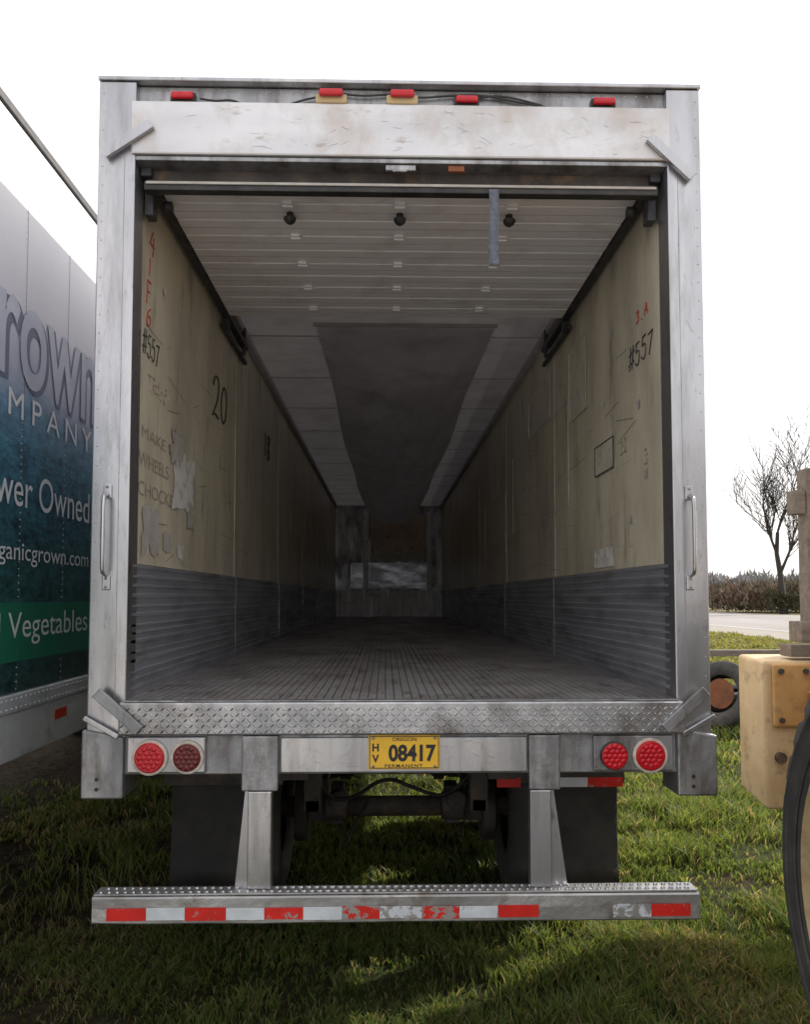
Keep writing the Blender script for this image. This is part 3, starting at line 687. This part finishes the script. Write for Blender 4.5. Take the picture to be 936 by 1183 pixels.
for x in (2.5,3.15): 
    v=[(x,-3.4,1.5),(x+.12,-3.4,1.5),(x+.12,-5.9,.45),(x,-5.9,.45),(x,-3.4,1.8),(x+.12,-3.4,1.8),(x+.12,-5.9,.75),(x,-5.9,.75)]
    mk('lift_arm',v,CF,orange,W)
box('front_frame',2.5,3.25,-4.7,-3.0,1.045,1.5,orange,W,.03)
v=[(1.5,-5.9,.1),(4.2,-5.9,.1),(4.2,-6.9,.08),(1.5,-6.9,.08),(1.5,-5.9,1.1),(4.2,-5.9,1.1),(4.2,-6.1,1.3),(1.5,-6.1,1.3)]
mk('bucket',v,[CF[0],CF[2],CF[3],CF[5]],under,W)

# ============================================================ scrap
TS=empty('tire_pile',(4.9,8.2,0))
tyre('tire_flat',0,0,0,.48,.26,.27,rubber,TS)
bpy.data.objects['tire_flat'].matrix_basis=Matrix.Translation((4.75,8.3,.14)) @ Matrix.Rotation(math.radians(90),4,'Y')
tyre('tire_flat_2',0,0,0,.5,.26,.27,rubber,TS)
bpy.data.objects['tire_flat_2'].matrix_basis=Matrix.Translation((4.85,8.2,.42)) @ Matrix.Rotation(math.radians(84),4,'Y')
tyre('tire_leaning',0,0,0,.46,.24,.26,rubber,TS)
bpy.data.objects['tire_leaning'].matrix_basis=Matrix.Translation((4.55,7.7,.52)) @ Matrix.Rotation(math.radians(38),4,'Z') @ Matrix.Rotation(math.radians(20),4,'Y')
cyl('rusty_rim',(4.50,7.66,.55),(4.60,7.74,.53),.20,rust,TS,24,r2=.12)
box('timber_beam',3.9,6.2,8.9,9.05,.96,1.05,wood,None,.006); 
TB=bpy.data.objects['timber_beam']
a=Acc(); a.box(4.0,4.1,8.93,9.02,0,.959); a.box(6.0,6.1,8.93,9.02,0,.959); o=a.done('timber_leg',wood); o.parent=TB

# ============================================================ GROUND
def groundmat():
    m=bpy.data.materials.new('ground'); m.use_nodes=True; nt=m.node_tree; b=nt.nodes['Principled BSDF']; b.inputs['Roughness'].default_value=.95; b.inputs['Specular IOR Level'].default_value=.1
    tc=nt.nodes.new('ShaderNodeTexCoord').outputs['Object']
    f1=ramp(nt,noisen(nt,tc,1.6,detail=8),.40,.62); f2=ramp(nt,noisen(nt,tc,18,detail=8,rough=.7),.35,.7)
    g=mix(nt,f2,(.035,.055,.016),(.085,.115,.035)); d=mix(nt,f2,(.045,.036,.022),(.11,.085,.052)); c=mix(nt,f1,g,d)
    f3=ramp(nt,noisen(nt,tc,.06,detail=6),.35,.65); far=mix(nt,f3,(.13,.135,.05),(.21,.17,.09))
    sp=nt.nodes.new('ShaderNodeSeparateXYZ'); nt.links.new(tc,sp.inputs[0])
    mr=nt.nodes.new('ShaderNodeMapRange'); mr.inputs[1].default_value=12; mr.inputs[2].default_value=30; nt.links.new(sp.outputs[1],mr.inputs[0])
    c=mix(nt,mr.outputs[0],c,far)
    ml=nt.nodes.new('ShaderNodeMapRange'); ml.inputs[1].default_value=-.75; ml.inputs[2].default_value=-1.5; nt.links.new(sp.outputs[0],ml.inputs[0])
    c=mix(nt,ml.outputs[0],c,mix(nt,f2,(.026,.021,.013),(.095,.068,.042)))
    nt.links.new(c,b.inputs['Base Color'])
    bp=nt.nodes.new('ShaderNodeBump'); bp.inputs['Strength'].default_value=1; bp.inputs['Distance'].default_value=.06
    nt.links.new(noisen(nt,tc,14,detail=10,rough=.75),bp.inputs['Height']); nt.links.new(bp.outputs[0],b.inputs['Normal'])
    return m
gm=groundmat()
mk('ground',[(-4000,-4000,0),(4000,-4000,0),(4000,4000,0),(-4000,4000,0)],[(0,1,2,3)],gm)
v=[];f=[];GX,GY=200,200
for j in range(GY+1):
    for i in range(GX+1):
        x=-5.5+7.3*i/GX; y=-1.5+9.5*j/GY
        edge=min(1,(x+5.5)/.4,(1.8-x)/.6,(y+1.5)/.3,(8-y)/.6); left=min(1,max(0,(-.2-x)/.8))
        hh=.030*left*(noise.noise(Vector((x*1.8,y*.7,1)))+.6*noise.noise(Vector((x*6,y*6,2)))+.45*noise.noise(Vector((x*19,y*19,3))))+.008*noise.noise(Vector((x*14,y*14,7)))
        v.append((x,y,-.006+edge*max(.008,.016+hh)))
for j in range(GY):
    for i in range(GX): q=j*(GX+1)+i; f.append((q,q+1,q+GX+2,q+GX+1))
mk('soil',v,f,gm,None,True)
asph=M('road_surface',(.34,.31,.29),(.26,.24,.225),.9,0,.4,(1,.1,1),bump=.2,bscale=20)
grav=M('gravel',(.38,.34,.29),(.25,.225,.185),.95,0,3,bump=.3)
bouncem=M('bounce_gravel',(.50,.48,.45),(.38,.36,.33),.95,0,5,bump=.3)
roadp=M('road_paint',(.75,.75,.72),(.6,.6,.58),.6)
mk('bounce_ground',[(-30,-60,.004),(30,-60,.004),(30,-2.6,.004),(-30,-2.6,.004)],[(0,1,2,3)],bouncem)  # pale ground added behind the camera to bounce light into the trailer
mk('gravel_shoulder',[(17.3,0,.006),(42,0,.006),(46,900,.006),(17.3,900,.006)],[(0,1,2,3)],grav)
mk('road',[(21,0,.010),(38,0,.010),(41,900,.010),(21,900,.010)],[(0,1,2,3)],asph)
a=Acc()
for x in (21.6,37.3): a.add([(x,0,.014),(x+.2,0,.014),(x+.2,900,.014),(x,900,.014)],[(0,1,2,3)])
for k in range(70): a.add([(29.4,2+k*12,.014),(29.6,2+k*12,.014),(29.6,5+k*12,.014),(29.4,5+k*12,.014)],[(0,1,2,3)])
a.done('road_marking',roadp)

# ---- grass blades
def leafmat(name,attr='Col',tr_f=.5,boost=(1.9,1.75,1.0,1)):
    m=bpy.data.materials.new(name); m.use_nodes=True; nt=m.node_tree; b=nt.nodes['Principled BSDF']; out=nt.nodes['Material Output']
    at=nt.nodes.new('ShaderNodeAttribute'); at.attribute_name=attr
    nt.links.new(at.outputs['Color'],b.inputs['Base Color']); b.inputs['Roughness'].default_value=.5; b.inputs['Specular IOR Level'].default_value=.3
    tr=nt.nodes.new('ShaderNodeBsdfTranslucent'); br=nt.nodes.new('ShaderNodeMix'); br.data_type='RGBA'; br.blend_type='MULTIPLY'; br.inputs[0].default_value=1; br.inputs[7].default_value=boost
    nt.links.new(at.outputs['Color'],br.inputs[6]); nt.links.new(br.outputs[2],tr.inputs[0])
    ms=nt.nodes.new('ShaderNodeMixShader'); ms.inputs[0].default_value=tr_f; nt.links.new(b.outputs[0],ms.inputs[1]); nt.links.new(tr.outputs[0],ms.inputs[2]); nt.links.new(ms.outputs[0],out.inputs[0])
    return m
rng=np.random.default_rng(5)
def vnoise(x,y,s,seed):
    r=np.random.default_rng(seed).random((128,128)); fx=x*s+1000;fy=y*s+1000; ix=np.floor(fx).astype(int);iy=np.floor(fy).astype(int); tx=fx-ix;ty=fy-iy
    tx=tx*tx*(3-2*tx);ty=ty*ty*(3-2*ty); g=lambda a,b:r[a%128,b%128]
    return (g(ix,iy)*(1-tx)+g(ix+1,iy)*tx)*(1-ty)+(g(ix,iy+1)*(1-tx)+g(ix+1,iy+1)*tx)*ty
PX=[];PY=[];HH=[];WW=[]
def scatter(x0,x1,y0,y1,n,h,w,clump=.5):
    x=rng.uniform(x0,x1,n); y=rng.uniform(y0,y1,n)
    d=.5*vnoise(x,y,1.5,1)+.5*vnoise(x,y,5,2)
    mud=np.clip((-.55-x)/.8,0,1)*(x>-6)
    keep=rng.random(n)< np.clip((d-.24)*3.2,0.16,1)*(1-mud*(.35+.5*(vnoise(x,y,1.2,21)>.5)))
    keep&=~((x>17)&(x<43))
    x,y,d=x[keep],y[keep],d[keep]
    cs=.09; cx=(np.floor(x/cs)+.5+ (vnoise(x,y,11,3)-.5))*cs; cy=(np.floor(y/cs)+.5+(vnoise(x,y,11,4)-.5))*cs
    k=clump*rng.random(len(x)); x=x*(1-k)+cx*k; y=y*(1-k)+cy*k
    tall=vnoise(x,y,1.1,6); sp=np.clip((x-1.3)/1.0,0,1)*(y<4)
    hh=h*(.35+1.0*d)*(0.7+.9*np.clip(tall-.55,0,1)*2.5+ 1.0*sp*(vnoise(x,y,2.5,12)>.55))*rng.uniform(.5,1.5,len(x))
    PX.append(x);PY.append(y);HH.append(hh);WW.append(np.full(len(x),w)*rng.uniform(.6,1.3,len(x)))
scatter(-2.6,2.4,-.3,1.6,110000,.070,.0040)
scatter(-4.2,4.5,1.6,5,105000,.082,.0060)
scatter(-2,9,5,14,55000,.10,.013)
scatter(2,17,12,45,40000,.13,.035)
x=np.concatenate(PX);y=np.concatenate(PY);h=np.concatenate(HH);w=np.concatenate(WW);n=len(x)
th=rng.uniform(0,2*np.pi,n); lean=rng.uniform(.15,1.1,n)*h; ld=rng.uniform(0,2*np.pi,n)
dx=np.cos(th)*w;dy=np.sin(th)*w; lx=np.cos(ld)*lean;ly=np.sin(ld)*lean
V5=np.zeros((n,5,3),'f')
V5[:,0]=np.stack([x-dx,y-dy,0*x-.003],1);V5[:,1]=np.stack([x+dx,y+dy,0*x-.003],1)
V5[:,2]=np.stack([x+dx*.8+lx*.35,y+dy*.8+ly*.35,h*.6],1);V5[:,3]=np.stack([x-dx*.8+lx*.35,y-dy*.8+ly*.35,h*.6],1)
V5[:,4]=np.stack([x+lx,y+ly,h*.95],1)
V5[:,:,2]+=.012
me=bpy.data.meshes.new('grass'); me.vertices.add(n*5); me.vertices.foreach_set('co',V5.ravel())
base=(np.arange(n)*5)[:,None]
loops=np.concatenate([base+np.array([0,1,2,3]),base+np.array([3,2,4])],1).ravel()
me.loops.add(n*7); me.loops.foreach_set('vertex_index',loops.astype('i'))
me.polygons.add(n*2); ls=(np.arange(n)*7)[:,None]+np.array([0,4]); me.polygons.foreach_set('loop_start',ls.ravel().astype('i'))
me.update(calc_edges=True); me.validate()
c1=np.array([.062,.105,.028]);c2=np.array([.160,.205,.058]);c3=np.array([.36,.30,.17])
t=np.clip(.6*vnoise(x,y,1.7,8)+.4*rng.random(n),0,1)[:,None]; col=c1*(1-t)+c2*t
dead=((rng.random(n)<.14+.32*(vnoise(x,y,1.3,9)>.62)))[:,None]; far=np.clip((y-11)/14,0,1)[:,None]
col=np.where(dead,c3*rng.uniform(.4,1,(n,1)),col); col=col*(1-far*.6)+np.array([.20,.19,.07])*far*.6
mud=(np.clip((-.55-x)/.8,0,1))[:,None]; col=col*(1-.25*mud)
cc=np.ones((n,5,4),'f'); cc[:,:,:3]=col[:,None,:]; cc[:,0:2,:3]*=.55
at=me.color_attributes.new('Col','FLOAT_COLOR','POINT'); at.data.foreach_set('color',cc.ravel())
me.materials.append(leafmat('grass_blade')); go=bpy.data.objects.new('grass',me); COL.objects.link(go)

# ---- bare tree
bark=M('bark',(.055,.048,.042),(.035,.03,.027),.9,0,10)
def tree(name,loc,H,seed,spread=1.0):
    R=random.Random(seed); a=Acc()
    def br(p,d,l,r,lv):
        segs=4 if lv<3 else 3; q=p
        for i in range(segs):
            d=(d+Vector((R.uniform(-1,1),R.uniform(-1,1),R.uniform(-.3,.9)))*.2).normalized()
            e=q+d*l/segs; r1=r*(1-.2); a.tube(q,e,r,r1,6 if lv<2 else 4,False); q=e; r=r1
            if lv<4 and (i>0 or lv>0):
                for _ in range(R.choice((1,2,2)) if lv<3 else R.choice((1,1,2))):
                    ax=Vector((R.uniform(-1,1),R.uniform(-1,1),R.uniform(-.1,.6))).normalized()
                    nd=(d*.8+ax*.75*spread).normalized(); br(q,nd,l*R.uniform(.5,.75),max(r*.64,.027),lv+1)
    br(Vector(loc),Vector((-.05,0,1)),H*.55,H*.028,0)
    return a.done(name,bark)
tree('bare_tree',(43.4,86,-.1),16.5,11,.8)
def brush(name,x0,x1,y0,y1,n,hh,s,cols,seed):
    r=np.random.default_rng(seed); x=r.uniform(x0,x1,n); y=r.uniform(y0,y1,n)
    top=hh*(.30+.85*vnoise(x,y,.22,seed+1)+.35*vnoise(x,y,.9,seed+2)); z=top*np.sqrt(r.random(n))
    th=r.uniform(0,6.28,n); k=r.uniform(.5,1.4,n)*s; 
    v=np.zeros((n,3,3),'f'); up=r.uniform(.3,1.6,n)*k
    v[:,0]=np.stack([x-np.cos(th)*k*.25,y-np.sin(th)*k*.25,z],1); v[:,1]=np.stack([x+np.cos(th)*k*.25,y+np.sin(th)*k*.25,z+r.uniform(-.2,.2,n)*k],1)
    v[:,2]=np.stack([x+r.uniform(-.6,.6,n)*k,y+r.uniform(-.6,.6,n)*k,z+up],1)
    me=bpy.data.meshes.new(name); me.from_pydata(v.reshape(-1,3).tolist(),[],(np.arange(n*3).reshape(-1,3)).tolist())
    C=np.array(cols); ci=C[r.integers(0,len(C),n)]*r.uniform(.5,1.2,(n,1)); cc=np.ones((n,3,4),'f'); cc[:,:,:3]=ci[:,None,:]
    at=me.color_attributes.new('Col','FLOAT_COLOR','POINT'); at.data.foreach_set('color',cc.ravel()); me.materials.append(leafmat(name+'_leaf',tr_f=.2,boost=(1,1,1,1)))
    o=bpy.data.objects.new(name,me); COL.objects.link(o)
brush('hedgerow',41,75,90,104,40000,3.1,.45,[(.20,.125,.09),(.14,.10,.07),(.24,.17,.12),(.10,.10,.05)],20)
brush('ivy_undergrowth',41.6,45,85.2,87,2500,2.4,.3,[(.06,.07,.03),(.10,.08,.05)],30)
brush('distant_treeline',120,420,300,330,30000,8,2.2,[(.24,.24,.24),(.30,.28,.26)],40)
v=[];f=[];Nn=160
for i in range(Nn+1):
    x=-1500+i*3000/Nn*1.5; hgt=34+26*noise.noise(Vector((x*.0016,0,2)))+9*noise.noise(Vector((x*.008,3,2)))
    v+=[(x,1800,-1),(x,1900,hgt)]
for i in range(Nn): f.append((2*i,2*i+2,2*i+3,2*i+1))
mk('hills',v,f,M('hill_haze',(.42,.47,.52),(.38,.43,.48),1,0,.01),None,True)

# ============================================================ LIGHT
EL,AZ=math.radians(31),math.radians(56)
ds=Vector((math.sin(AZ)*math.cos(EL),math.cos(AZ)*math.cos(EL),math.sin(EL)))
sun=bpy.data.lights.new('sun','SUN'); sun.energy=4.6; sun.angle=math.radians(1.0); sun.color=(1,.95,.87)
so=bpy.data.objects.new('sun',sun); COL.objects.link(so); so.rotation_euler=ds.to_track_quat('Z','Y').to_euler(); so.location=ds*50
w=bpy.data.worlds.new('World'); S.world=w; w.use_nodes=True; nt=w.node_tree; bg=nt.nodes['Background']
sk=nt.nodes.new('ShaderNodeTexSky'); sk.sky_type='NISHITA'; sk.sun_disc=False; sk.sun_elevation=EL; sk.sun_rotation=AZ; sk.dust_density=3; sk.air_density=1
c=mix(nt,.82,sk.outputs[0],(9.4,9.3,9.4)); nt.links.new(c,bg.inputs[0]); bg.inputs[1].default_value=.15

# ============================================================ CAMERA
cd=bpy.data.cameras.new('camera'); cd.sensor_width=36; cd.sensor_fit='AUTO'; cd.lens=960/1183*36; cd.shift_y=47/1183; cd.clip_start=.05; cd.clip_end=10000
co=bpy.data.objects.new('camera',cd); COL.objects.link(co); co.location=(0,-3.47,1.84)
co.rotation_euler=(math.radians(90+3.07),0,math.radians(-1.37)); S.camera=co
